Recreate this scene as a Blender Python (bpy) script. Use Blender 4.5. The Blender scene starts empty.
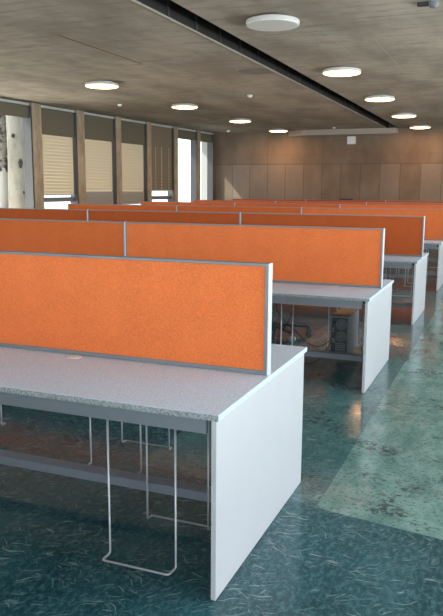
import bpy, bmesh, math, random
from mathutils import Vector, Matrix
random.seed(4)
S = bpy.context.scene
COL = S.collection
PI = math.pi

# ------------------------------------------------------------------ helpers
def bx(bm, x0, x1, y0, y1, z0, z1):
    vs = [bm.verts.new((x, y, z)) for z in (z0, z1) for y in (y0, y1) for x in (x0, x1)]
    for f in ((0, 2, 3, 1), (4, 5, 7, 6), (0, 1, 5, 4), (2, 6, 7, 3), (0, 4, 6, 2), (1, 3, 7, 5)):
        bm.faces.new([vs[i] for i in f])

def prism(bm, poly, z0, z1):
    lo = [bm.verts.new((x, y, z0)) for x, y in poly]
    hi = [bm.verts.new((x, y, z1)) for x, y in poly]
    n = len(poly)
    bm.faces.new(lo[::-1]); bm.faces.new(hi)
    for i in range(n):
        bm.faces.new((lo[i], lo[(i+1) % n], hi[(i+1) % n], hi[i]))

def tube(bm, pts, r, seg=8):
    pts = [Vector(p) for p in pts]
    n = len(pts); rings = []
    radii = r if isinstance(r, (list, tuple)) else [r]*n
    ref = None
    for i, p in enumerate(pts):
        t = (pts[min(i+1, n-1)] - pts[max(i-1, 0)]).normalized()
        if ref is None:
            ref = t.orthogonal().normalized()
        ref = (ref - t*ref.dot(t)).normalized()
        b = t.cross(ref)
        rings.append([bm.verts.new(p + (ref*math.cos(2*PI*k/seg) + b*math.sin(2*PI*k/seg))*radii[i]) for k in range(seg)])
    for a, b in zip(rings, rings[1:]):
        for k in range(seg):
            bm.faces.new((a[k], a[(k+1) % seg], b[(k+1) % seg], b[k]))
    bm.faces.new(rings[0][::-1]); bm.faces.new(rings[-1])

def lathe(bm, prof, seg=32, cx=0, cy=0):
    rings = []
    for r, z in prof:
        rings.append([bm.verts.new((cx + r*math.cos(2*PI*k/seg), cy + r*math.sin(2*PI*k/seg), z)) for k in range(seg)] if r > 1e-6 else [bm.verts.new((cx, cy, z))])
    for a, b in zip(rings, rings[1:]):
        if len(a) == 1 and len(b) == 1: continue
        for k in range(seg):
            j = (k+1) % seg
            if len(a) == 1: bm.faces.new((a[0], b[j], b[k]))
            elif len(b) == 1: bm.faces.new((a[k], a[j], b[0]))
            else: bm.faces.new((a[k], a[j], b[j], b[k]))

def round_path(pts, r, n=4):
    """polyline with its corners rounded"""
    pts = [Vector(p) for p in pts]; out = [pts[0]]
    for a, p, b in zip(pts, pts[1:], pts[2:]):
        ra = min(r, (a-p).length*.45); rb = min(r, (b-p).length*.45)
        s = p + (a-p).normalized()*ra; e = p + (b-p).normalized()*rb
        for i in range(n+1):
            t = i/n
            out.append(s*(1-t)**2 + p*2*t*(1-t) + e*t*t)
    out.append(pts[-1]); return out

def spline(pts, n=8):
    P = [Vector(p) for p in pts]; P = [P[0]*2-P[1]] + P + [P[-1]*2-P[-2]]
    out = []
    for i in range(1, len(P)-2):
        for k in range(n):
            t = k/n
            out.append(.5*((2*P[i]) + (P[i+1]-P[i-1])*t + (2*P[i-1]-5*P[i]+4*P[i+1]-P[i+2])*t*t + (3*P[i]-P[i-1]-3*P[i+1]+P[i+2])*t**3))
    out.append(P[-2]); return out

def obj(name, bm, mat, parent=None, loc=None, bevel=0, smooth=False):
    bmesh.ops.recalc_face_normals(bm, faces=bm.faces)
    me = bpy.data.meshes.new(name); bm.to_mesh(me); bm.free()
    me.materials.append(mat)
    if smooth:
        for p in me.polygons: p.use_smooth = True
    o = bpy.data.objects.new(name, me); COL.objects.link(o)
    if parent: o.parent = parent
    if loc: o.location = loc
    if bevel:
        m = o.modifiers.new('bevel', 'BEVEL'); m.width = bevel; m.segments = 2; m.limit_method = 'ANGLE'
    return o

def box(name, b, mat, parent=None, bevel=0):
    bm = bmesh.new(); bx(bm, *b); return obj(name, bm, mat, parent, bevel=bevel)

def tag(o, label, cat, group=None):
    o['label'] = label; o['category'] = cat
    if group: o['group'] = group
    return o

def thing(name, label, cat, loc=(0, 0, 0), group=None):
    o = bpy.data.objects.new(name, None); COL.objects.link(o); o.location = loc
    o.empty_display_size = .1
    return tag(o, label, cat, group)

def struct(o):
    o['kind'] = 'structure'; return o

def copy_tree(o, parent=None):
    c = o.copy(); COL.objects.link(c)
    if parent: c.parent = parent
    for ch in list(o.children): copy_tree(ch, c)
    return c

# ------------------------------------------------------------------ materials
class NT:
    def __init__(s, name, rough=.5, metal=0, spec=.5):
        s.m = bpy.data.materials.new(name); s.m.use_nodes = True
        s.n = s.m.node_tree.nodes; s.l = s.m.node_tree.links
        s.b = s.n['Principled BSDF']; s.out = s.n['Material Output']
        s.b.inputs['Roughness'].default_value = rough; s.b.inputs['Metallic'].default_value = metal
        s.b.inputs['Specular IOR Level'].default_value = spec
        s.co = s.n.new('ShaderNodeTexCoord').outputs['Object']
    def put(s, sock, v):
        if isinstance(v, (int, float)): sock.default_value = v
        elif isinstance(v, (tuple, list)): sock.default_value = (*v, 1) if len(v) == 3 and len(sock.default_value) == 4 else v
        else: s.l.new(v, sock)
    def scale(s, sc, rot=(0, 0, 0), loc=(0, 0, 0)):
        n = s.n.new('ShaderNodeMapping'); s.l.new(s.co, n.inputs[0]); n.inputs['Scale'].default_value = sc
        n.inputs['Rotation'].default_value = rot; n.inputs['Location'].default_value = loc
        return n.outputs[0]
    def noise(s, scale, detail=2, rough=.5, vec=None, dist=0):
        n = s.n.new('ShaderNodeTexNoise'); s.l.new(vec or s.co, n.inputs['Vector'])
        n.inputs['Scale'].default_value = scale; n.inputs['Detail'].default_value = detail
        n.inputs['Roughness'].default_value = rough; n.inputs['Distortion'].default_value = dist
        return n.outputs['Fac']
    def vor(s, scale, vec=None, feat='F1'):
        n = s.n.new('ShaderNodeTexVoronoi'); n.feature = feat; s.l.new(vec or s.co, n.inputs['Vector'])
        n.inputs['Scale'].default_value = scale; return n
    def math(s, op, a, b=0, c=0):
        n = s.n.new('ShaderNodeMath'); n.operation = op
        s.put(n.inputs[0], a); s.put(n.inputs[1], b); s.put(n.inputs[2], c); return n.outputs[0]
    def ramp(s, v, lo, hi, a=0., b=1.):
        n = s.n.new('ShaderNodeMapRange'); n.interpolation_type = 'SMOOTHSTEP'; s.put(n.inputs[0], v)
        n.inputs[1].default_value = lo; n.inputs[2].default_value = hi; n.inputs[3].default_value = a; n.inputs[4].default_value = b
        return n.outputs[0]
    def mix(s, f, a, b):
        n = s.n.new('ShaderNodeMix'); n.data_type = 'RGBA'
        s.put(n.inputs[0], f); s.put(n.inputs[6], a); s.put(n.inputs[7], b); return n.outputs[2]
    def xyz(s):
        n = s.n.new('ShaderNodeSeparateXYZ'); s.l.new(s.co, n.inputs[0]); return n.outputs
    def color(s, v): s.put(s.b.inputs['Base Color'], v)
    def bump(s, h, strength=.3, dist=.01):
        n = s.n.new('ShaderNodeBump'); s.put(n.inputs['Height'], h); n.inputs['Strength'].default_value = strength
        n.inputs['Distance'].default_value = dist; s.l.new(n.outputs[0], s.b.inputs['Normal'])

def plain(name, col, rough=.5, metal=0, var=.06, sc=30, spec=.5):
    t = NT(name, rough, metal, spec)
    t.color(t.mix(t.noise(sc, 3), tuple(c*(1-var) for c in col), tuple(min(1, c*(1+var)) for c in col)))
    return t.m

def fabric(name, col):
    t = NT(name, .95, spec=.1)
    n = t.noise(230, 3, .7); w = t.noise(7, 4)
    c = t.mix(t.ramp(n, .3, .7), tuple(c*.80 for c in col), tuple(min(1, c*1.18) for c in col))
    c = t.mix(t.ramp(w, .35, .7, 0, .25), c, tuple(c_*1.2 for c_ in col))
    t.color(c); t.bump(n, .25, .003)
    return t.m

M = {}
M['orange'] = fabric('orange_fabric', (.70, .168, .050))
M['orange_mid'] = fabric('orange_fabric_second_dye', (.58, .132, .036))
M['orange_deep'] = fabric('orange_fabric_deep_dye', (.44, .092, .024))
M['alu'] = plain('aluminium', (.19, .205, .215), .45, .3, .04)
M['alu_pale'] = plain('pale_aluminium', (.75, .77, .78), .4, .25, .03)
M['wire'] = plain('wire_chrome', (.50, .50, .52), .4, .5, .02)
M['steel'] = plain('grey_steel', (.225, .24, .26), .45, .2, .05)
M['beam'] = plain('beam_steel', (.28, .30, .35), .5, .1, .05)
M['black'] = plain('black_metal', (.012, .012, .014), .5, 0, .1)
M['plastic'] = plain('black_plastic', (.02, .021, .023), .45, 0, .1)
M['seatcloth'] = plain('seat_cloth', (.02, .02, .022), .9, 0, .2, 200)
M['chrome'] = plain('grey_castor', (.3, .31, .33), .35, .3, .05)
M['white'] = plain('white_plastic', (.8, .79, .76), .4, 0, .02)
M['case'] = plain('computer_case', (.26, .27, .29), .45, .1, .1)
M['pcrear'] = plain('computer_rear', (.075, .075, .075), .5, .2, .15)
M['casetop'] = plain('computer_lid', (.20, .12, .075), .5, .1, .15, 12)
M['cable'] = plain('cable_rubber', (.012, .012, .013), .55)

t = NT('speckled_laminate', .55, spec=.3)
v1 = t.vor(150); v2 = t.vor(120, t.scale((1, 1, 1), loc=(3, 2, 1)))
c = t.mix(t.ramp(t.noise(190, 2, .7), .3, .7), (.50, .60, .75), (.74, .84, .98))
c = t.mix(t.math('LESS_THAN', v1.outputs['Distance'], .20), c, (.27, .29, .34))
c = t.mix(t.math('LESS_THAN', v2.outputs['Distance'], .17), c, (.80, .84, .93))
t.color(c); M['top'] = t.m

t = NT('chip_edge', .6)
v1 = t.vor(210); n = t.noise(160, 3, .7)
c = t.mix(t.ramp(n, .35, .65), (.15, .17, .17), (.40, .42, .41))
c = t.mix(t.math('LESS_THAN', v1.outputs['Distance'], .2), c, (.55, .56, .55))
t.color(c); M['edge'] = t.m

t = NT('white_laminate', .35)
sc = t.math('LESS_THAN', t.math('ABSOLUTE', t.math('SUBTRACT', t.noise(3.2, 3, .5, t.scale((1, 1, 1.4), (.6, 0, 0)), 1.4), .5)), .0025)
sm = t.math('MULTIPLY', sc, t.ramp(t.noise(2.3, 2), .5, .62, 0, .35))
c = t.mix(t.noise(5, 4), (.575, .55, .56), (.62, .595, .60))
c = t.mix(sm, c, (.45, .46, .49)); t.color(c); M['panel'] = t.m
M['panel_edge'] = plain('panel_edging', (.52, .51, .52), .5, 0, .06, 40)

# floor: teal marbled linoleum with one paler sheet let in along the aisle
t = NT('linoleum', .22, spec=.4)
x, y, z = t.xyz()
warp = t.n.new('ShaderNodeTexNoise'); t.l.new(t.co, warp.inputs['Vector']); warp.inputs['Scale'].default_value = 5; warp.inputs['Detail'].default_value = 2
wv = t.n.new('ShaderNodeVectorMath'); wv.operation = 'MULTIPLY_ADD'; t.l.new(warp.outputs['Color'], wv.inputs[0]); wv.inputs[1].default_value = (.16, .16, 0); t.l.new(t.co, wv.inputs[2])
def streak(sc, rot, thr, cl, seed):
    mp = t.n.new('ShaderNodeMapping'); t.l.new(wv.outputs[0], mp.inputs[0]); mp.inputs['Rotation'].default_value = (0, 0, rot)
    mp2 = t.n.new('ShaderNodeMapping'); t.l.new(mp.outputs[0], mp2.inputs[0]); mp2.inputs['Scale'].default_value = (sc, sc*.085, 1); mp2.inputs['Location'].default_value = (seed, seed, 0)
    a = t.ramp(t.noise(1, 2, .5, mp2.outputs[0]), thr, thr+.05)
    return t.math('MULTIPLY', a, t.ramp(t.noise(3.4, 3, .6, t.scale((1, 1, 1), (0, 0, 0), (seed*3, 1, 0))), cl, cl+.12))
base = t.mix(t.ramp(t.noise(2.2, 5, .6, t.scale((1, .45, 1), (0, 0, .3))), .3, .72), (.011, .050, .066), (.036, .118, .140))
base = t.mix(t.ramp(t.noise(45, 4, .8, t.scale((1, .5, 1), (0, 0, .4))), .42, .68, 0, .8), base, (.075, .20, .225))
base = t.mix(t.ramp(t.noise(11, 5, .7, t.scale((.6, 1.4, 1), (0, 0, .5))), .54, .72, 0, .6), base, (.012, .04, .048))
base = t.mix(t.math('MULTIPLY', streak(90, 1.25, .63, .43, 2.3), .62), base, (.36, .47, .48))
base = t.mix(t.math('MULTIPLY', streak(110, 2.2, .63, .44, 7.1), .55), base, (.32, .44, .45))
base = t.mix(t.math('MULTIPLY', streak(120, .9, .62, .42, 4.7), .5), base, (.28, .40, .41))
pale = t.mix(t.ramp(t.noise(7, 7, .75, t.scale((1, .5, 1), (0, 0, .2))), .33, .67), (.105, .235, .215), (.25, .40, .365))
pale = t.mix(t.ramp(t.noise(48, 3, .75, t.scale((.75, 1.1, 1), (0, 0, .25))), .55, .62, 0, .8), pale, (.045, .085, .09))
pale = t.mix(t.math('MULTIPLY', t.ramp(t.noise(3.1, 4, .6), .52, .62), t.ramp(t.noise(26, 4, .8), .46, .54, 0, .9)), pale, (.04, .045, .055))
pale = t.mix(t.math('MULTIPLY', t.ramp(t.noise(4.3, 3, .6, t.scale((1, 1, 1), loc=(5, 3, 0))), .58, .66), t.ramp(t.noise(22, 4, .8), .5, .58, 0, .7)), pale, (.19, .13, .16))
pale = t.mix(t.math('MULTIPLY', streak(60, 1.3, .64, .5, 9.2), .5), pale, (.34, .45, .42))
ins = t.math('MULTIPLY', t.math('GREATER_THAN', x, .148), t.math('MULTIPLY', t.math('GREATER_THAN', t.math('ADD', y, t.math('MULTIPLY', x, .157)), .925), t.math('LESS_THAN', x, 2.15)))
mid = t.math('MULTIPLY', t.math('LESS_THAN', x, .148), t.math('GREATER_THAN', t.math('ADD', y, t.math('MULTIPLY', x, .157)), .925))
base = t.mix(t.math('MULTIPLY', t.math('MULTIPLY', mid, t.math('GREATER_THAN', x, -.9)), .34), base, pale)  # floor reflection beside the aisle mixed into the colour
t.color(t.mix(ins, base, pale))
t.put(t.b.inputs['Roughness'], t.ramp(t.noise(6, 4, .6), .3, .75, .12, .20))
t.bump(t.noise(14, 3, .5), .04, .01)
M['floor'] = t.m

# ceiling: board-marked concrete
t = NT('ceiling_concrete', .9, spec=.2)
x, y, z = t.xyz()
c = t.mix(t.ramp(t.noise(.8, 6, .62, t.scale((1.6, .7, 1))), .28, .72), (.315, .258, .198), (.52, .44, .35))
c = t.mix(t.ramp(t.noise(3.2, 6, .7, t.scale((.5, 2.2, 1))), .46, .72, 0, .6), c, (.20, .172, .138))
c = t.mix(t.ramp(t.noise(38, 4, .7), .45, .8, 0, .35), c, (.20, .18, .155))
c = t.mix(t.ramp(t.noise(5, 5, .7, t.scale((.35, 1.6, 1), loc=(4, 4, 0))), .58, .8, 0, .35), c, (.46, .43, .39))
def seg(x0, x1, y0, y1): # 1 inside the rectangle
    return t.math('MULTIPLY', t.math('COMPARE', x, (x0+x1)/2, abs(x1-x0)/2), t.math('COMPARE', y, (y0+y1)/2, abs(y1-y0)/2))
for a, col, f in (((-4.545, -4.51, 5.7, 7.9), (.20, .10, .03), .95), ((-5.1, -4.53, 5.69, 5.715), (.14, .12, .1), .6),
               ((-.842, -.828, 7.3, 10.2), (.46, .43, .39), .7), ((-1.335, -1.32, 6.4, 8.2), (.46, .43, .39), .6),
               ((-.9, .8, 6.12, 6.15), (.17, .15, .125), .6), ((-.6, .6, 5.55, 5.57), (.44, .41, .37), .6),
               ((-6.22, -6.20, 7.6, 10.5), (.42, .39, .34), .4)):
    c = t.mix(t.math('MULTIPLY', seg(*a), f), c, col)
for i in range(9):
    c = t.mix(t.math('MULTIPLY', t.math('COMPARE', y, -1 + 2.6*i, .008), .35), c, (.17, .15, .13))
dd = t.math('SQRT', t.math('ADD', t.math('POWER', t.math('ADD', x, 3.08), 2), t.math('POWER', t.math('SUBTRACT', y, 9.2), 2)))
c = t.mix(t.math('MULTIPLY', t.math('LESS_THAN', dd, .31), .55), c, (.145, .13, .11))
t.color(c); t.bump(t.noise(24, 4, .6), .15, .01); M['ceiling'] = t.m

# back wall: shuttered concrete with panel joints
t = NT('wall_concrete', .85, spec=.25)
x, y, z = t.xyz()
c = t.mix(t.ramp(t.noise(.9, 5, .6, t.scale((1, 1, .7))), .3, .7), (.175, .128, .09), (.275, .205, .148))
c = t.mix(t.ramp(t.noise(30, 4, .7), .45, .8, 0, .4), c, (.17, .14, .12))
below = t.math('LESS_THAN', z, 2.315)
cell = t.math('FLOOR', t.math('DIVIDE', t.math('ADD', x, 3.03), .637))
wn = t.n.new('ShaderNodeTexWhiteNoise'); wn.noise_dimensions = '1D'; t.put(wn.inputs['W'], cell)
c = t.mix(t.math('MULTIPLY', below, t.ramp(wn.outputs['Value'], 0, 1, 0, .4)), c, (.36, .315, .27))
fr = t.math('FRACT', t.math('DIVIDE', t.math('ADD', x, 3.03), .637))
j = t.math('MULTIPLY', below, t.math('LESS_THAN', fr, .035))
fr2 = t.math('FRACT', t.math('DIVIDE', t.math('ADD', x, 3.03), 1.911))
j = t.math('MAXIMUM', j, t.math('MULTIPLY', t.math('LESS_THAN', fr2, .01), .6))
j = t.math('MAXIMUM', j, t.math('COMPARE', z, 2.315, .012))
j = t.math('MAXIMUM', j, t.math('MULTIPLY', t.math('COMPARE', z, 2.62, .008), .35))
c = t.mix(t.math('MULTIPLY', j, .6), c, (.085, .065, .05))
t.color(c); t.bump(t.noise(24, 4, .6), .12, .01); M['wall'] = t.m

t = NT('column_concrete', .85, spec=.2)
c = t.mix(t.ramp(t.noise(6, 5, .65, t.scale((1, 1, .4))), .3, .7), (.36, .27, .175), (.53, .42, .295))
c = t.mix(t.ramp(t.noise(60, 3, .7), .5, .8, 0, .4), c, (.2, .15, .1)); t.color(c); M['column'] = t.m
M['plain_wall'] = plain('plaster', (.55, .54, .52), .9, 0, .05, 3)
M['frame'] = plain('window_frame', (.24, .24, .245), .45, .2, .04)
M['jamb'] = plain('window_jamb', (.085, .083, .085), .5, .1, .04)
M['frame_dark'] = plain('dark_frame', (.06, .055, .05), .5, .1, .05)
M['olive'] = plain('olive_fabric_and_shade', (.17, .150, .10), .9, 0, .08, 60)
t = NT('olive_screen', .9); x, y, z = t.xyz()
fz = t.math('FRACT', t.math('MULTIPLY', z, 11)); dots = t.math('LESS_THAN', fz, .45)
cols = t.math('MAXIMUM', t.math('COMPARE', y, -.33, .015), t.math('MAXIMUM', t.math('COMPARE', y, .02, .022), t.math('COMPARE', y, .46, .015)))
c = t.mix(t.noise(60, 3), (.215, .18, .12), (.25, .21, .145))
c = t.mix(t.math('MULTIPLY', t.math('MULTIPLY', dots, cols), t.math('LESS_THAN', z, -.55)), c, (.85, .80, .68)); t.color(c); M['olive_dots'] = t.m
M['rail'] = plain('blind_rail', (.75, .74, .70), .35, .2, .03)

def translucent(name, col, tr):
    t = NT(name, .8)
    c = t.mix(t.noise(40, 2), tuple(a*.95 for a in col), tuple(min(1, a*1.03) for a in col))
    d = t.n.new('ShaderNodeBsdfDiffuse'); u = t.n.new('ShaderNodeBsdfTranslucent'); m = t.n.new('ShaderNodeMixShader')
    t.l.new(c, d.inputs[0]); t.l.new(c, u.inputs[0]); m.inputs[0].default_value = tr
    t.l.new(d.outputs[0], m.inputs[1]); t.l.new(u.outputs[0], m.inputs[2]); t.l.new(m.outputs[0], t.out.inputs[0])
    return t.m
M['slat'] = translucent('cream_slat', (.70, .64, .52), .40)
M['slat_shaded'] = plain('shaded_grey_slat', (.40, .37, .31), .8, 0, .06, 20)

t = NT('glass', 0)
tr = t.n.new('ShaderNodeBsdfTransparent'); gl = t.n.new('ShaderNodeBsdfGlossy'); gl.inputs['Roughness'].default_value = .03
lw = t.n.new('ShaderNodeLayerWeight'); fac = t.math('MULTIPLY_ADD', t.math('POWER', lw.outputs['Facing'], 5), .6, .04); mx = t.n.new('ShaderNodeMixShader')
tr.inputs[0].default_value = (.95, .97, .97, 1)
t.l.new(fac, mx.inputs[0]); t.l.new(tr.outputs[0], mx.inputs[1]); t.l.new(gl.outputs[0], mx.inputs[2]); t.l.new(mx.outputs[0], t.out.inputs[0])
M['glass'] = t.m

def emit(name, col, st):
    t = NT(name, .5); t.color((.8, .8, .8)); t.put(t.b.inputs['Emission Color'], col); t.b.inputs['Emission Strength'].default_value = st
    return t.m
t = NT('lit_diffuser', .5); t.color((.8, .8, .8)); x, y, z = t.xyz()   # the panel is dimmer towards its rim
rr = t.math('SQRT', t.math('ADD', t.math('MULTIPLY', x, x), t.math('MULTIPLY', y, y)))
t.put(t.b.inputs['Emission Color'], (1, .54, .26)); t.put(t.b.inputs['Emission Strength'], t.ramp(rr, .15, .295, 58, 4)); M['lamp_on'] = t.m
M['lamp_off'] = plain('unlit_diffuser', (.80, .76, .70), .5, 0, .03)
M['lamp_body'] = plain('lamp_housing', (.60, .565, .51), .4, 0, .02)
M['slot'] = plain('slot_lining', (.018, .016, .014), .9, 0, .3, 8)
M['slot_rib'] = plain('slot_rib', (.05, .046, .042), .8, 0, .2, 8)
M['soffit'] = plain('lamplit_concrete', (.44, .38, .31), .85, 0, .08, 4)  # lamplight on the downstand put into this paler colour
M['lip'] = plain('slot_lip', (.30, .25, .195), .8, 0, .1, 12)
M['ground'] = plain('paving', (.50, .48, .44), .9, 0, .15, 1.2)
t = NT('bark', .9)
c = t.mix(t.ramp(t.noise(3, 4, .6, t.scale((1, 1, .35))), .3, .7), (.15, .135, .11), (.27, .25, .21))
c = t.mix(t.ramp(t.noise(16, 4, .7), .62, .70), c, (.06, .045, .03)); t.color(c); M['bark'] = t.m
M['knot'] = plain('knot_bark', (.02, .015, .012), .9, 0, .5, 30)
t = NT('mottled_bark', .9); x, y, z = t.xyz()
c = t.mix(t.ramp(t.noise(6, 5, .7), .44, .54), (.012, .01, .008), (.17, .15, .125))
c = t.mix(t.math('LESS_THAN', t.math('ADD', z, t.math('MULTIPLY', t.noise(5, 3), .9)), 2.6), c, (.30, .28, .25)); t.color(c); M['bark_dark'] = t.m

# ------------------------------------------------------------------ camera
cam_d = bpy.data.cameras.new('camera'); cam = bpy.data.objects.new('camera', cam_d); COL.objects.link(cam)
yaw, pit, rol = .38215, .16817, .00624
F = Vector((-math.sin(yaw)*math.cos(pit), math.cos(yaw)*math.cos(pit), -math.sin(pit)))
R = Vector((math.cos(yaw), math.sin(yaw), 0)); U = R.cross(F)
R2 = R*math.cos(rol) + U*math.sin(rol); U2 = -R*math.sin(rol) + U*math.cos(rol)
cam.matrix_world = Matrix(((R2.x, U2.x, -F.x, .90329), (R2.y, U2.y, -F.y, -2.20817), (R2.z, U2.z, -F.z, 1.50424), (0, 0, 0, 1)))
cam_d.sensor_fit = 'HORIZONTAL'; cam_d.sensor_width = 36; cam_d.lens = 705.402/443*36; cam_d.clip_start = .05
S.camera = cam

# ------------------------------------------------------------------ room shell
H = 3.4; YB = 21.2; YF = -9.0; XR = 5.2; XB = -8.86
def fx(y): return -9.43 + (y - 11.84)*.062
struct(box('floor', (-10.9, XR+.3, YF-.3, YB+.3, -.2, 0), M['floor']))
# ceiling slabs each side of the dark slot
SL0, SL1 = -2.83, -2.45
bm = bmesh.new()
prism(bm, [(-.35-9.43+(YF-.3-11.84)*.062, YF-.3), (SL0, YF-.3), (SL0, YB+.3), (-.35-9.43+(YB+.3-11.84)*.062, YB+.3)], H, H+.45); bx(bm, SL1, XR+.3, YF-.3, YB+.3, H, H+.45); bx(bm, SL0-.2, SL1+.2, YF-.3, YB+.3, H+.46, H+.6)
struct(obj('ceiling', bm, M['ceiling']))
bm = bmesh.new(); bx(bm, SL0, SL0+.012, YF, YB, H+.016, H+.45); bx(bm, SL1-.012, SL1, YF, YB, H+.03, H+.45); bx(bm, SL0+.012, SL1-.012, YF, YB, H+.40, H+.455)
struct(obj('trim_1', bm, M['slot']))
bm = bmesh.new()
for i in range(34):
    bx(bm, SL0+.012, SL0+.03, YF+.3+i*.78, YF+.34+i*.78, H+.016, H+.40)
struct(obj('trim_2', bm, M['slot_rib']))
struct(box('trim_3', (SL0-.015, SL0+.014, YF, YB-.2, H-.008, H+.016), M['lip']))
struct(box('wall_shade_blocker', (-7, -.02, -2.45, -2.38, 0, 1.2), M['steel']))   # added unseen blocker, shades the floor in place of a desk row
struct(box('wall_back', (-9.3, XR+.3, YB, YB+.3, 0, H+.6), M['wall']))
bm = bmesh.new(); prism(bm, [(-6.12, YB), (-5.55, YB-.42), (-2.5, YB-.42), (-2.5, YB)], H-.17, H)
struct(obj('trim_4', bm, M['soffit']))
struct(box('trim_5', (XB-.13, XB-.005, YB-.13, YB, 0, H), M['frame_dark']))
# right wall and front wall: glazed, beyond the frame, they let the daylight in
def glazed(name, axis, pos, a0, a1, sgn, sill, head, n):
    bm = bmesh.new(); gm = bmesh.new(); fm = bmesh.new()
    def b(m, a, c, z0, z1, d0=0, d1=.25):
        p0, p1 = sorted((pos+sgn*d0, pos+sgn*d1))
        if axis == 0: bx(m, p0, p1, a, c, z0, z1)
        else: bx(m, a, c, p0, p1, z0, z1)
    b(bm, a0, a1, 0, sill); b(bm, a0, a1, head, H)
    w = (a1-a0)/n
    for i in range(n+1):
        c = a0 + i*w; b(bm, max(a0, c-.13), min(a1, c+.13), sill, head)
    for i in range(n):
        b(gm, a0+i*w+.13, a0+(i+1)*w-.13, sill, head, .12, .128)
    struct(obj('wall_'+name, bm, M['plain_wall']))
    return struct(obj('window_'+('20' if name == 'right' else '21'), gm, M['glass']))
glazed('right', 0, XR, YF, YB, 1, .75, 3.1, 13)
glazed('front', 1, YF, -10.2, XR, -1, .75, 3.1, 6)

# left wall: facade of concrete columns with a window in each bay
fins = [(-7.8, -7.5), (-5.9, -5.6), (-4.0, -3.7), (-2.1, -1.8), (-.2, .1), (1.55, 1.85), (3.3, 3.6), (5.0, 5.3), (6.65, 6.95), (8.3, 8.6), (9.93, 10.23),
        (11.56, 11.88), (13.23, 13.53), (14.95, 15.2), (16.56, 16.79), (18.17, 18.4), (19.73, 19.95)]
bm = bmesh.new()
def fbox(b, y0, y1, d0, d1, z0, z1):  # box on the slanting facade line; d measured into the room
    prism(b, [(fx(y0)+d0, y0), (fx(y0)+d1, y0), (fx(y1)+d1, y1), (fx(y1)+d0, y1)], z0, z1)
fbox(bm, YF, YB, -.32, -.02, 0, .55); fbox(bm, YF, YB, -.32, -.02, 3.33, H)
fbox(bm, 20.96, YB, -.32, 0, 0, H)
struct(obj('wall_left', bm, M['plain_wall']))
for i, (a, b_) in enumerate(fins):
    bm = bmesh.new(); fbox(bm, a, b_, -.13, .14, 0, H)
    o = struct(obj('trim_%d' % (10+i), bm, M['column'], bevel=.012))
bays = [(fins[i][1], fins[i+1][0]) for i in range(len(fins)-1)] + [(19.95, 20.96)]
for i, (a, b_) in enumerate(bays):
    w = struct(thing('window_%d' % (i+1), '', '', (0, 0, 0)))
    del w['label'], w['category']
    bm = bmesh.new()
    for (y0, y1, z0, z1) in ((a, a+.05, .55, 3.33), (a, b_, .55, .61), (a, b_, 3.27, 3.33), (a+.05, b_-.05, 1.15, 1.26)):
        if z1 < 1.31 and z0 > 1 and i in (10, 12, 13, 15, 16): continue   # undivided panes
        fbox(bm, y0, y1, -.09, .0 if y0 == a and y1 > a+.1 else (.125 if y0 > a+.2 else .03), z0, z1)
    obj('frame', bm, M['frame'], w)
    bm = bmesh.new(); fbox(bm, b_-.05, b_-.001, -.092, .126, .55, 3.33); obj('jamb', bm, M['jamb'], w)
    bm = bmesh.new(); fbox(bm, a+.05, b_-.05, -.062, -.056, .6, 3.28); obj('pane', bm, M['glass'], w)

# blinds
def blind(name, label, i, kind):
    a, b_ = bays[i]; a += .045; b_ -= .045
    r = thing(name, label, 'blind', (fx((a+b_)/2), (a+b_)/2, 3.3), 'window blinds on the left wall')
    def fin(n, bm, m):
        for v in bm.verts: v.co -= r.location - Vector((.10, 0, 0))
        return obj(n, bm, m, r)
    bm = bmesh.new(); fbox(bm, a, b_, -.06, .0, 3.335, 3.385); fin('head_rail', bm, M['rail'])
    if kind == 'dots':
        bm = bmesh.new(); fbox(bm, a, b_, -.045, -.04, 1.44, 3.335)
        me = fin('fabric', bm, M['olive_dots']); 
        bm = bmesh.new(); fbox(bm, a, b_, -.055, -.03, 1.405, 1.44); fin('bottom_bar', bm, M['rail'])
        return r
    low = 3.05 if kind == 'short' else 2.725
    bm = bmesh.new(); fbox(bm, a, b_, -.045, -.035, low, 3.335); fin('olive_band', bm, M['olive'])  # above the slats this olive band stands in for overhang shade
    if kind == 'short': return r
    bot = 1.335 if kind == 'mid' else 1.40
    bm = bmesh.new(); z = 2.79
    while z > bot:
        ya, yb = a+.01, b_-.01
        vs = [bm.verts.new(p) for p in ((fx(ya)-.062, ya, z+.050), (fx(yb)-.062, yb, z+.050), (fx(yb)-.076, yb, z), (fx(ya)-.076, ya, z), (fx(yb)-.098, yb, z-.050), (fx(ya)-.098, ya, z-.050))]
        bm.faces.new((vs[0], vs[1], vs[2], vs[3])); bm.faces.new((vs[3], vs[2], vs[4], vs[5])); z -= .079
    so = fin('slats', bm, M['slat']); sol = so.modifiers.new('thick', 'SOLIDIFY'); sol.thickness = .002
    if kind == 'mid':
        bm = bmesh.new(); fbox(bm, a+.01, b_-.01, -.09, -.06, 1.305, 1.34); fin('bottom_bar', bm, M['rail'])
    else:
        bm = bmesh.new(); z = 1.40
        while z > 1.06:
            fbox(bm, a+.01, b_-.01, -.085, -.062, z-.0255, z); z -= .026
        fin('shaded_slats', bm, M['slat_shaded'])  # lower slats, outside shade put into their grey
        bm = bmesh.new(); fbox(bm, a+.01, b_-.01, -.09, -.06, 1.03, 1.06); fin('bottom_bar', bm, M['rail'])
    return r
blind('roller_blind', 'olive blind rolled up at the top of the window with the tree trunk outside', 10, 'short')
blind('slatted_blind', 'cream slatted blind beside the trunk window, stopping above a bright lower pane', 11, 'mid')
blind('slatted_blind', 'cream slatted blind in the second blinded bay, shaded grey at its foot', 12, 'long')
blind('slatted_blind', 'cream slatted blind next to the dotted olive blind, shaded grey at its foot', 13, 'long')
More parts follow.
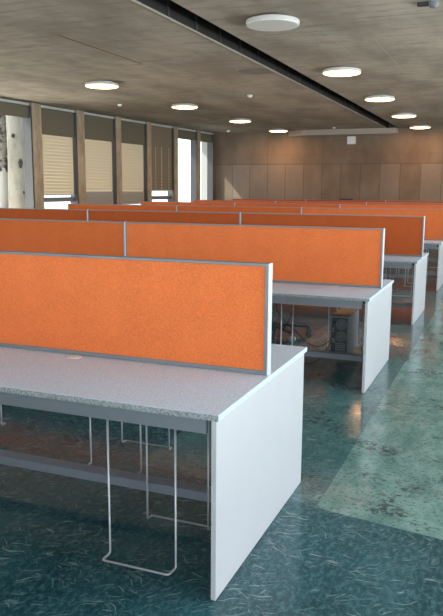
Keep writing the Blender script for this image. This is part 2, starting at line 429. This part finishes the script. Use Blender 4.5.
blind('roller_blind', 'olive roller blind drawn down with dotted vertical lines, no cream slats', 14, 'dots')
blind('roller_blind', 'olive blind rolled up above the wide white bare window', 15, 'short')
blind('roller_blind', 'olive blind rolled up above the narrow last window by the back wall', 16, 'short')

# outside
struct(box('floor_outside', (-60, -9.9, -30, 60, -.25, -.2), M['ground']))
struct(box('trim_40', (-9.80, -9.2, 18.2, 23, 3.46, 3.58), M['plain_wall']))
def trunk(name, label, pts, rad, mat, lean_branch=None):
    r = thing(name, label, 'tree', (pts[0][0], pts[0][1], -.2))
    bm = bmesh.new(); tube(bm, [Vector(p)-r.location for p in spline(pts, 6)], [rad*(1.15-.35*k/(6*(len(pts)-1))) for k in range(6*(len(pts)-1)+1)], 16)
    obj('trunk', bm, mat, r, smooth=True)
    if lean_branch:
        bm = bmesh.new(); q = spline(lean_branch, 6); tube(bm, [Vector(p)-r.location for p in q], [.045-.015*k/len(q) for k in range(len(q))], 10)
        obj('branch', bm, mat, r, smooth=True)
    return r
tr = trunk('tree', 'thick pale trunk with dark knots outside the leftmost window',
      [(-11.95, 14.38, -.2), (-11.98, 14.40, 1.2), (-12.0, 14.42, 2.6), (-12.05, 14.4, 4.5)], .275, M['bark'],
      [(-11.75, 14.75, -.2), (-11.72, 14.85, 1.0), (-11.85, 15.0, 1.9), (-11.95, 14.85, 2.9)])
for dx, dy, z, a in ((.21, -.145, 2.15, .13), (.07, -.24, 2.9, .06), (.23, -.11, 1.35, .05)):
    bm = bmesh.new(); bmesh.ops.create_uvsphere(bm, u_segments=16, v_segments=10, radius=1)
    for v in bm.verts: v.co = Vector((v.co.x*.06, v.co.y*a*.5*(1+.25*math.sin(5*v.co.z)), v.co.z*a))
    obj('knot', bm, M['knot'], tr, (-.03+dx, .03+dy, z+.2), smooth=True)
trunk('tree', 'thin dark mottled trunk left of the pale trunk, outside the window',
      [(-12.6, 14.58, -.2), (-12.62, 14.6, 1.5), (-12.6, 14.57, 3.0), (-12.55, 14.6, 4.5)], .15, M['bark_dark'])

# ------------------------------------------------------------------ desks
P, D, W, T, ST = 2.90269, 1.15658, 2.29259, .72, 1.19723
LEN = 3*W
def holder_mesh(h, dirs):
    """one wire loop hung under the worktop: origin at the top, left wire at x=0"""
    w = .292; j = .05*dirs
    pts = [(0, 0, .697), (0, 0, h), (-.008, j, h-.006), (w-.008, j, h-.006), (w, 0, h), (w, 0, .697)]
    bm = bmesh.new(); tube(bm, round_path(pts, .013), .0046, 8)
    return bm
holder_parts = {}
def holder(root, x, near, h):
    ys = ((.07, -1), (.39, 1)) if near else ((D-.39, -1), (D-.07, 1))
    o = bpy.data.objects.new('computer_holder', None); COL.objects.link(o); o.parent = root; o.location = (x, 0, 0)
    o.empty_display_size = .05
    for yy, s in ys:
        key = (round(h, 3), s)
        if key not in holder_parts:
            c = obj('wire_loop', holder_mesh(h, s), M['wire'], smooth=True); holder_parts[key] = c
        else:
            c = holder_parts[key].copy(); COL.objects.link(c)
        c.parent = o; c.location = (0, yy, 0)
    for yy, s in ys: box('mounting_plate', (-.02, .312, yy-.012, yy+.012, .690, .697), M['black'], o)

def desk(label, y0, grommet_x, near, far):
    r = thing('bench_desk', label, 'desk', (0, y0, 0), 'double bench desks in rows')
    # worktop: one long speckled board; its chip-coloured edge is a strip of its own
    bm = bmesh.new(); bx(bm, -LEN-.012, .012, -.012, D+.012, T-.023, T); w = obj('worktop', bm, M['top'], r, bevel=.002)
    for ya, yb in ((-.0150, -.0122), (D+.0122, D+.0150)):
        box('edge_strip', (-LEN-.0125, .0122, ya, yb, T-.0225, T-.0015), M['edge'], w)['label'] = 'grey chip patterned edge of the worktop'
    for x0, x1 in ((-.019, 0), (-LEN, -LEN+.019)):
        e = box('end_panel', (x0, x1, 0, D, .004, T-.023), M['panel'], r)
        for ya, yb in ((-.002, 0), (D, D+.002)): box('edge_band', (x0, x1, ya, yb, .004, T-.024), M['panel_edge'], e)
    segs = [(-.623, -.047), (-1.768, -.625), (-2.914, -1.77), (-4.06, -2.916), (-5.21, -4.062), (-6.25, -5.212), (-LEN+.047, -6.252)]
    for ya, yb in ((.018, .034), (D-.034, D-.018)):
        for x0, x1 in segs:
            box('fascia', (x0, x1, ya, yb, .633, T-.023), M['steel'], r, bevel=.002)
    for x0, x1 in ((-.047, -.019), (-LEN+.019, -LEN+.047)):
        for ya in (.06, D-.10): box('corner_bracket', (x0, x1, ya, ya+.04, T-.05, T-.023), M['black'], r)
    for x0 in (-.056, -LEN+.044):
        for ya in (.36, D-.375): box('support_post', (x0, x0+.012, ya, ya+.015, .0, T-.023), M['black'], r)
    b = box('foot_beam', (-LEN+.019, -.019, .535, .615, .112, .156), M['beam'], r, bevel=.003)
    for gx in grommet_x:
        bm = bmesh.new(); lathe(bm, [(.0, T+.0005), (.033, T+.0005), (.035, T+.002), (.030, T+.005), (0, T+.005)], 24, gx, .518); obj('cable_grommet', bm, M['white'], r)
    for x, h in near: holder(r, x, True, h)
    for x, h in far: holder(r, x, False, h)
    return r
nr = [(-.488, .055), (-1.634, .055), (-2.78, .06)]
fr_ = [(-1.016, .095), (-2.14, .085), (-3.3, .09)]
desk('nearest grey speckled bench desk, wire loops hanging beneath its worktop', 0, (-.931, -2.6, -4.4), nr, fr_)
desk('second bench desk from the front, black computer tower underneath', P, (-.366, -1.9, -4), [(-.968, .055), (-2.1, .055)], [(-.465, .10), (-1.6, .09), (-2.7, .09)])
desk('third bench desk from the front, under the dark orange screens', 2*P, (-.6,), [(-.335, .33)], [(-1.016, .095), (-2.14, .085)])
desk('fourth bench desk, its white end cut by the right edge of the picture', 3*P, (-.6,), [(-.488, .055), (-1.634, .055)], [(-1.016, .095)])
desk('fifth bench desk, hidden behind the fourth row of orange screens', 4*P, (), nr[:1], fr_[:1])
desk('sixth bench desk, last but one before the back wall', 5*P, (), [], [])
desk('seventh bench desk, farthest, nearest the back wall', 6*P, (), [], [])

# ------------------------------------------------------------------ desk screens
def make_screen(w, mat):
    r = thing('desk_screen', '', 'desk screen', (0, 0, T), 'orange fabric desk screens')
    h = ST - T
    p = box('fabric_panel', (-w+.011, -.019, -.011, .011, .019, h-.011), M[mat], r)
    box('top_rail', (-w, -.006, -.0175, .0175, h-.012, h), M['alu'], r, bevel=.002)
    box('bottom_rail', (-w, -.006, -.0175, .0175, .001, .020), M['alu'], r, bevel=.002)
    e = box('end_post', (-.021, -.007, -.0180, .0180, .001, h), M['alu'], r, bevel=.002)
    box('lit_end_face', (-.007, 0, -.0185, .0185, .001, h+.001), M['alu_pale'], e, bevel=.002)['label'] = 'end face of the post, paled by side light'  # daylight on the end face is put into its colour
    box('end_post', (-w, -w+.012, -.0175, .0175, .001, h-.001), M['alu'], r, bevel=.002)
    return r
rows = [('nearest', [W]), ('second', [2.335, 2.29]), ('third', [W]*3), ('fourth', [W]*3), ('fifth', [W]*3), ('sixth', [W]*3), ('seventh, farthest', [W]*3)]
special = {
 (0, 0): 'orange fabric screen across the nearest desk, largest in the picture',
 (1, 0): 'orange screen above the computer tower, aisle end of the second row',
 (1, 1): 'orange screen at the left of the second row, beyond the grey joint',
 (2, 0): 'dark orange screen at the aisle end of the third row, grey post at its right',
 (2, 1): 'middle orange screen of the third row, between two grey joints',
 (2, 2): 'orange screen at the left end of the third row, below the trunk window',
}
base = {}
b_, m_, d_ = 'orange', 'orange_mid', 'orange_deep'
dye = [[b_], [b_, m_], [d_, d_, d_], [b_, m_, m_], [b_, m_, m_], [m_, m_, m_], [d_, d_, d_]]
for i, (nm, ws) in enumerate(rows):
    x = .006
    for k, w in enumerate(ws):
        mat = dye[i][k]; key = (round(w, 3), mat)
        if key not in base: o = base[key] = make_screen(w, mat)
        else: o = copy_tree(base[key])
        o.location = (x, i*P + D/2, T); x -= w
        o['label'] = special.get((i, k)) or 'thin orange strip of screen in the %s row, %s' % (nm, ('aisle end, at the right edge', 'middle of its three screens', 'its window end, at the left')[k])

# ------------------------------------------------------------------ computer under the second desk
pc = thing('computer_tower', 'black computer tower showing its rear fans under the second desk', 'computer', (-.355, P+.70, .107))
box('case', (-.078, .078, 0, .44, 0, .335), M['case'], pc, bevel=.006)
box('lid', (-.079, .079, .004, .437, .335, .343), M['casetop'], pc, bevel=.002)['label'] = 'brownish top of the tower'
box('rear_plate', (-.068, .068, -.006, .0, .012, .325), M['pcrear'], pc, bevel=.002)
for fz in (.268, .165):
    bm = bmesh.new()
    lathe(bm, [(.045, -.004), (.045, .004), (.040, .004), (.040, -.004), (.045, -.004)], 28)
    for rr in (.012, .022, .031): lathe(bm, [(rr-.0018, .003), (rr+.0018, .003), (rr+.0018, -.001), (rr-.0018, -.001), (rr-.0018, .003)], 24)
    for a in range(4):
        ca, sa = math.cos(a*PI/4), math.sin(a*PI/4); tube(bm, [(-.041*ca, -.041*sa, .001), (.041*ca, .041*sa, .001)], .0018, 6)
    f = obj('fan_grille', bm, M['steel'], pc, (.018, -.0095, fz)); f.rotation_euler = (PI/2, 0, 0)
box('power_socket', (-.052, -.028, -.012, -.005, .275, .295), M['black'], pc)
for k in range(5): box('slot_cover', (-.03, .055, -.010, -.005, .03+k*.017, .040+k*.017), M['steel'], pc)
for xx, zz in ((-.055, .11), (-.055, .13), (-.04, .11), (-.04, .13), (-.05, .20), (-.05, .225)): box('port', (xx-.006, xx+.006, -.011, -.005, zz, zz+.012), M['chrome'], pc)
for xx in (-.06, .06):
    for yy in (.04, .40):
        bm = bmesh.new(); lathe(bm, [(0, -.009), (.012, -.009), (.012, 0), (0, 0)], 12, xx, yy); obj('rubber_foot', bm, M['plastic'], pc)

# cables
def cable(label, pts, r=.0045):
    o0 = Vector(pts[0]); bm = bmesh.new(); tube(bm, [p-o0 for p in spline(pts, 8)], r, 7)
    tag(obj('cable', bm, M['cable'], None, o0, smooth=True), label, 'cable', 'loose black cables under the second desk')
yc = P+.665
cable('black cable sagging from under the worktop to the computer tower', [(-.905, yc, .69), (-.90, yc, .48), (-.829, yc, .381), (-.728, yc, .292), (-.627, yc, .205), (-.54, yc, .175), (-.47, yc, .20), (-.42, yc+.018, .247)])
cable('short black cable kinking back below the drawer seam, by the chair', [(-.785, yc+.08, .69), (-.785, yc+.08, .52), (-.783, yc+.08, .447), (-.81, yc+.085, .375), (-.855, yc+.09, .30), (-.92, yc+.15, .21)])
cable('black cable hanging straight down beside the pale wire', [(-.851, yc-.01, .69), (-.851, yc-.01, .45), (-.855, yc, .30), (-.93, yc+.1, .14)])
cable('black cable looping along the floor up to the tower sockets', [(-1.1, yc, .006), (-.80, yc+.01, .006), (-.622, yc, .014), (-.54, yc, .04), (-.47, yc, .13), (-.41, yc+.02, .235)])

# office chair beyond the second desk
ch = thing('office_chair', 'black office chair on castors behind the second desk', 'chair', (-1.32, 4.72, 0))
bm = bmesh.new(); bx(bm, -.24, .24, -.24, .24, .40, .47); obj('seat', bm, M['seatcloth'], ch, bevel=.03)
bm = bmesh.new(); bx(bm, -.09, .09, -.12, .12, .355, .40); obj('tilt_mechanism', bm, M['plastic'], ch, bevel=.01)
bm = bmesh.new(); lathe(bm, [(0, .10), (.026, .10), (.026, .24), (.016, .24), (.016, .36), (0, .36)], 16); obj('gas_lift', bm, M['black'], ch)
bm = bmesh.new(); bx(bm, -.21, .21, .25, .30, .54, .98); obj('backrest', bm, M['seatcloth'], ch, bevel=.03)
bm = bmesh.new(); tube(bm, round_path([(0, .06, .375), (0, .30, .38), (0, .315, .60)], .08), .02, 8); obj('back_bracket', bm, M['plastic'], ch)
bm = bmesh.new(); lathe(bm, [(0, .075), (.05, .075), (.05, .125), (0, .135)], 16); hub = obj('base_hub', bm, M['plastic'], ch)
for k in range(5):
    a = math.radians(-41 + 72*k); ca, sa = math.cos(a), math.sin(a)
    bm = bmesh.new(); tube(bm, [(.03*ca, .03*sa, .115), (.2*ca, .2*sa, .10), (.40*ca, .40*sa, .078)], [.026, .023, .017], 8); leg = obj('base_arm', bm, M['plastic'], ch)
    bm = bmesh.new()
    for s in (-1, 1):
        c0 = Vector((.41*ca - s*.017*sa, .41*sa + s*.017*ca, .026)); ax = Vector((-sa, ca, 0))
        tube(bm, [c0-ax*.009, c0+ax*.009], .026, 14)
    bx(bm, .41*ca-.008, .41*ca+.008, .41*sa-.008, .41*sa+.008, .026, .075)
    obj('castor', bm, M['chrome'] if k == 0 else M['plastic'], leg)

# ------------------------------------------------------------------ ceiling fittings
def lamp(x, y, lit, label):
    r = thing('ceiling_light', label, 'ceiling light', (x, y, H), 'round ceiling lights')
    bm = bmesh.new(); lathe(bm, [(0, 0), (.22, 0), (.22, -.022), (.300, -.022), (.303, -.028), (.305, -.030), (.305, -.060), (.301, -.066), (0, -.066)], 64); obj('housing', bm, M['lamp_body'], r)
    bm = bmesh.new(); lathe(bm, [(0, -.0665), (.301, -.0665), (.299, -.072), (.285, -.077), (0, -.077)], 64); obj('diffuser', bm, M['lamp_on' if lit else 'lamp_off'], r)
A = [(5.82, 0, 'round ceiling light that is switched off, largest, right of the dark slot'),
     (9.42, 1, 'lit round ceiling light right of the slot, next after the unlit one'),
     (13.02, 1, 'lit round ceiling light right of the slot, second of the four lit there'),
     (16.66, 1, 'lit round ceiling light right of the slot, third of the four lit there'),
     (20.2, 1, 'lit round ceiling light right of the slot, closest to the back wall')]
for y, l, s in A: lamp(-1.72, y, l, s)
B = [(9.42, 'lit round ceiling light over the window side, leftmost and nearest'),
     (13.02, 'lit round ceiling light over the window side, second from the left'),
     (16.66, 'lit round ceiling light over the window side, third from the left'),
     (20.2, 'lit round ceiling light over the window side, by the back wall')]
for y, s in B: lamp(-6.16, y, 1, s)
def detector(x, y, label, s=1.):
    r = thing('smoke_detector', label, 'smoke detector', (x, y, H), 'ceiling detectors')
    bm = bmesh.new(); lathe(bm, [(0, 0), (.055*s, 0), (.055*s, -.018*s), (0, -.018*s)], 24); obj('base', bm, M['white'], r)
    bm = bmesh.new(); lathe(bm, [(.045*s, -.018*s), (.042*s, -.04*s), (.02*s, -.052*s), (0, -.052*s)], 24); obj('sensor_head', bm, M['white'], r)
    return r
detector(-7.57, 12.5, 'small white ceiling detector above the left windows', 1.0)
d = detector(-4.19, 11.96, 'small ceiling detector with a grey wire, in mid ceiling left of the slot', 1.0)
bm = bmesh.new(); tube(bm, spline([(0, 0, -.01), (-.25, -.12, -.006), (-.5, -.1, -.008), (-.8, -.22, -.006)], 6), .008, 6); obj('wire', bm, M['steel'], d)
detector(-7.9, 20.2, 'small white ceiling detector in the far left corner', 1.1)
detector(-4.29, 20.0, 'small white ceiling detector above the white wall box', 1.0)
d = thing('ceiling_sensor', 'small dark and white sensor bracket at the top right of the ceiling', 'sensor', (.02, 5.68, H))
bm = bmesh.new(); bx(bm, -.13, .0, -.03, .03, -.035, 0); obj('bracket', bm, M['black'], d)
bm = bmesh.new(); lathe(bm, [(0, 0), (.055, 0), (.055, -.03), (.03, -.06), (0, -.06)], 20, .03, 0); obj('sensor_head', bm, M['alu'], d)

# back wall fittings
r = thing('wall_box', 'small white square box high on the back wall', 'wall box', (-3.97, YB, 2.94))
bm = bmesh.new(); bx(bm, -.135, .135, -.12, -.001, 0, .25); obj('housing', bm, M['white'], r, bevel=.02)
bm = bmesh.new(); bx(bm, -.10, .10, -.126, -.118, .03, .20); obj('cover', bm, M['alu_pale'], r, bevel=.006)
r = thing('wall_vent', 'thin dark vent low on the back wall, just above the farthest screens', 'vent', (-4.08, YB, .95))
bm = bmesh.new(); bx(bm, -.22, .22, -.05, -.001, 0, .235); obj('frame', bm, M['black'], r, bevel=.004)
bm = bmesh.new()
for k in range(6): bx(bm, -.20, .20, -.058, -.048, .02+k*.034, .038+k*.034)
obj('louvre', bm, M['slot_rib'], r)

# ------------------------------------------------------------------ light
w = bpy.data.worlds.new('World'); S.world = w; w.use_nodes = True
bg = w.node_tree.nodes['Background']; bg.inputs[0].default_value = (.80, .90, 1, 1); bg.inputs[1].default_value = 3.2
def area(name, loc, rot, sx, sy, e, col):
    d = bpy.data.lights.new(name, 'AREA'); d.shape = 'RECTANGLE'; d.size = sx; d.size_y = sy; d.energy = e; d.color = col
    o = bpy.data.objects.new(name, d); COL.objects.link(o); o.location = loc; o.rotation_euler = rot; return o
area('daylight_right', (XR+.45, .5, 1.95), (0, PI/2, 0), 2.4, 19, 850, (.75, .87, 1))
area('daylight_front', (-2.5, YF-.45, 2.35), (PI/2, 0, 0), 15, 1.7, 1020, (.78, .89, 1))
# fill lights added to brighten the ceiling in place of ground bounce
area('ground_bounce_right', (XR+1.8, 4.5, .1), (0, math.radians(135), 0), 2.4, 24, 2900, (1, .97, .92))
area('ground_bounce_front', (-2.5, YF-1.8, .1), (math.radians(135), 0, 0), 15, 2.4, 600, (1, .97, .92))
area('ground_bounce_left', (-11.6, 5, .1), (0, math.radians(-135), 0), 2.0, 22, 1500, (1, .91, .78))
d = bpy.data.lights.new('sun', 'SUN'); d.energy = 5; d.angle = .012; d.color = (1, .93, .80)
o = bpy.data.objects.new('sun', d); COL.objects.link(o)
o.rotation_euler = Vector((1, .9, -1.125)).to_track_quat('-Z', 'Y').to_euler()

S.view_settings.view_transform = 'Standard'; S.view_settings.look = 'None'; S.view_settings.gamma = 1
S.view_settings.use_curve_mapping = False; S.view_settings.exposure = .0
S.cycles.use_denoising = True; S.cycles.max_bounces = 8; S.cycles.diffuse_bounces = 5
S.cycles.sample_clamp_indirect = 6; S.cycles.caustics_reflective = False; S.cycles.caustics_refractive = False
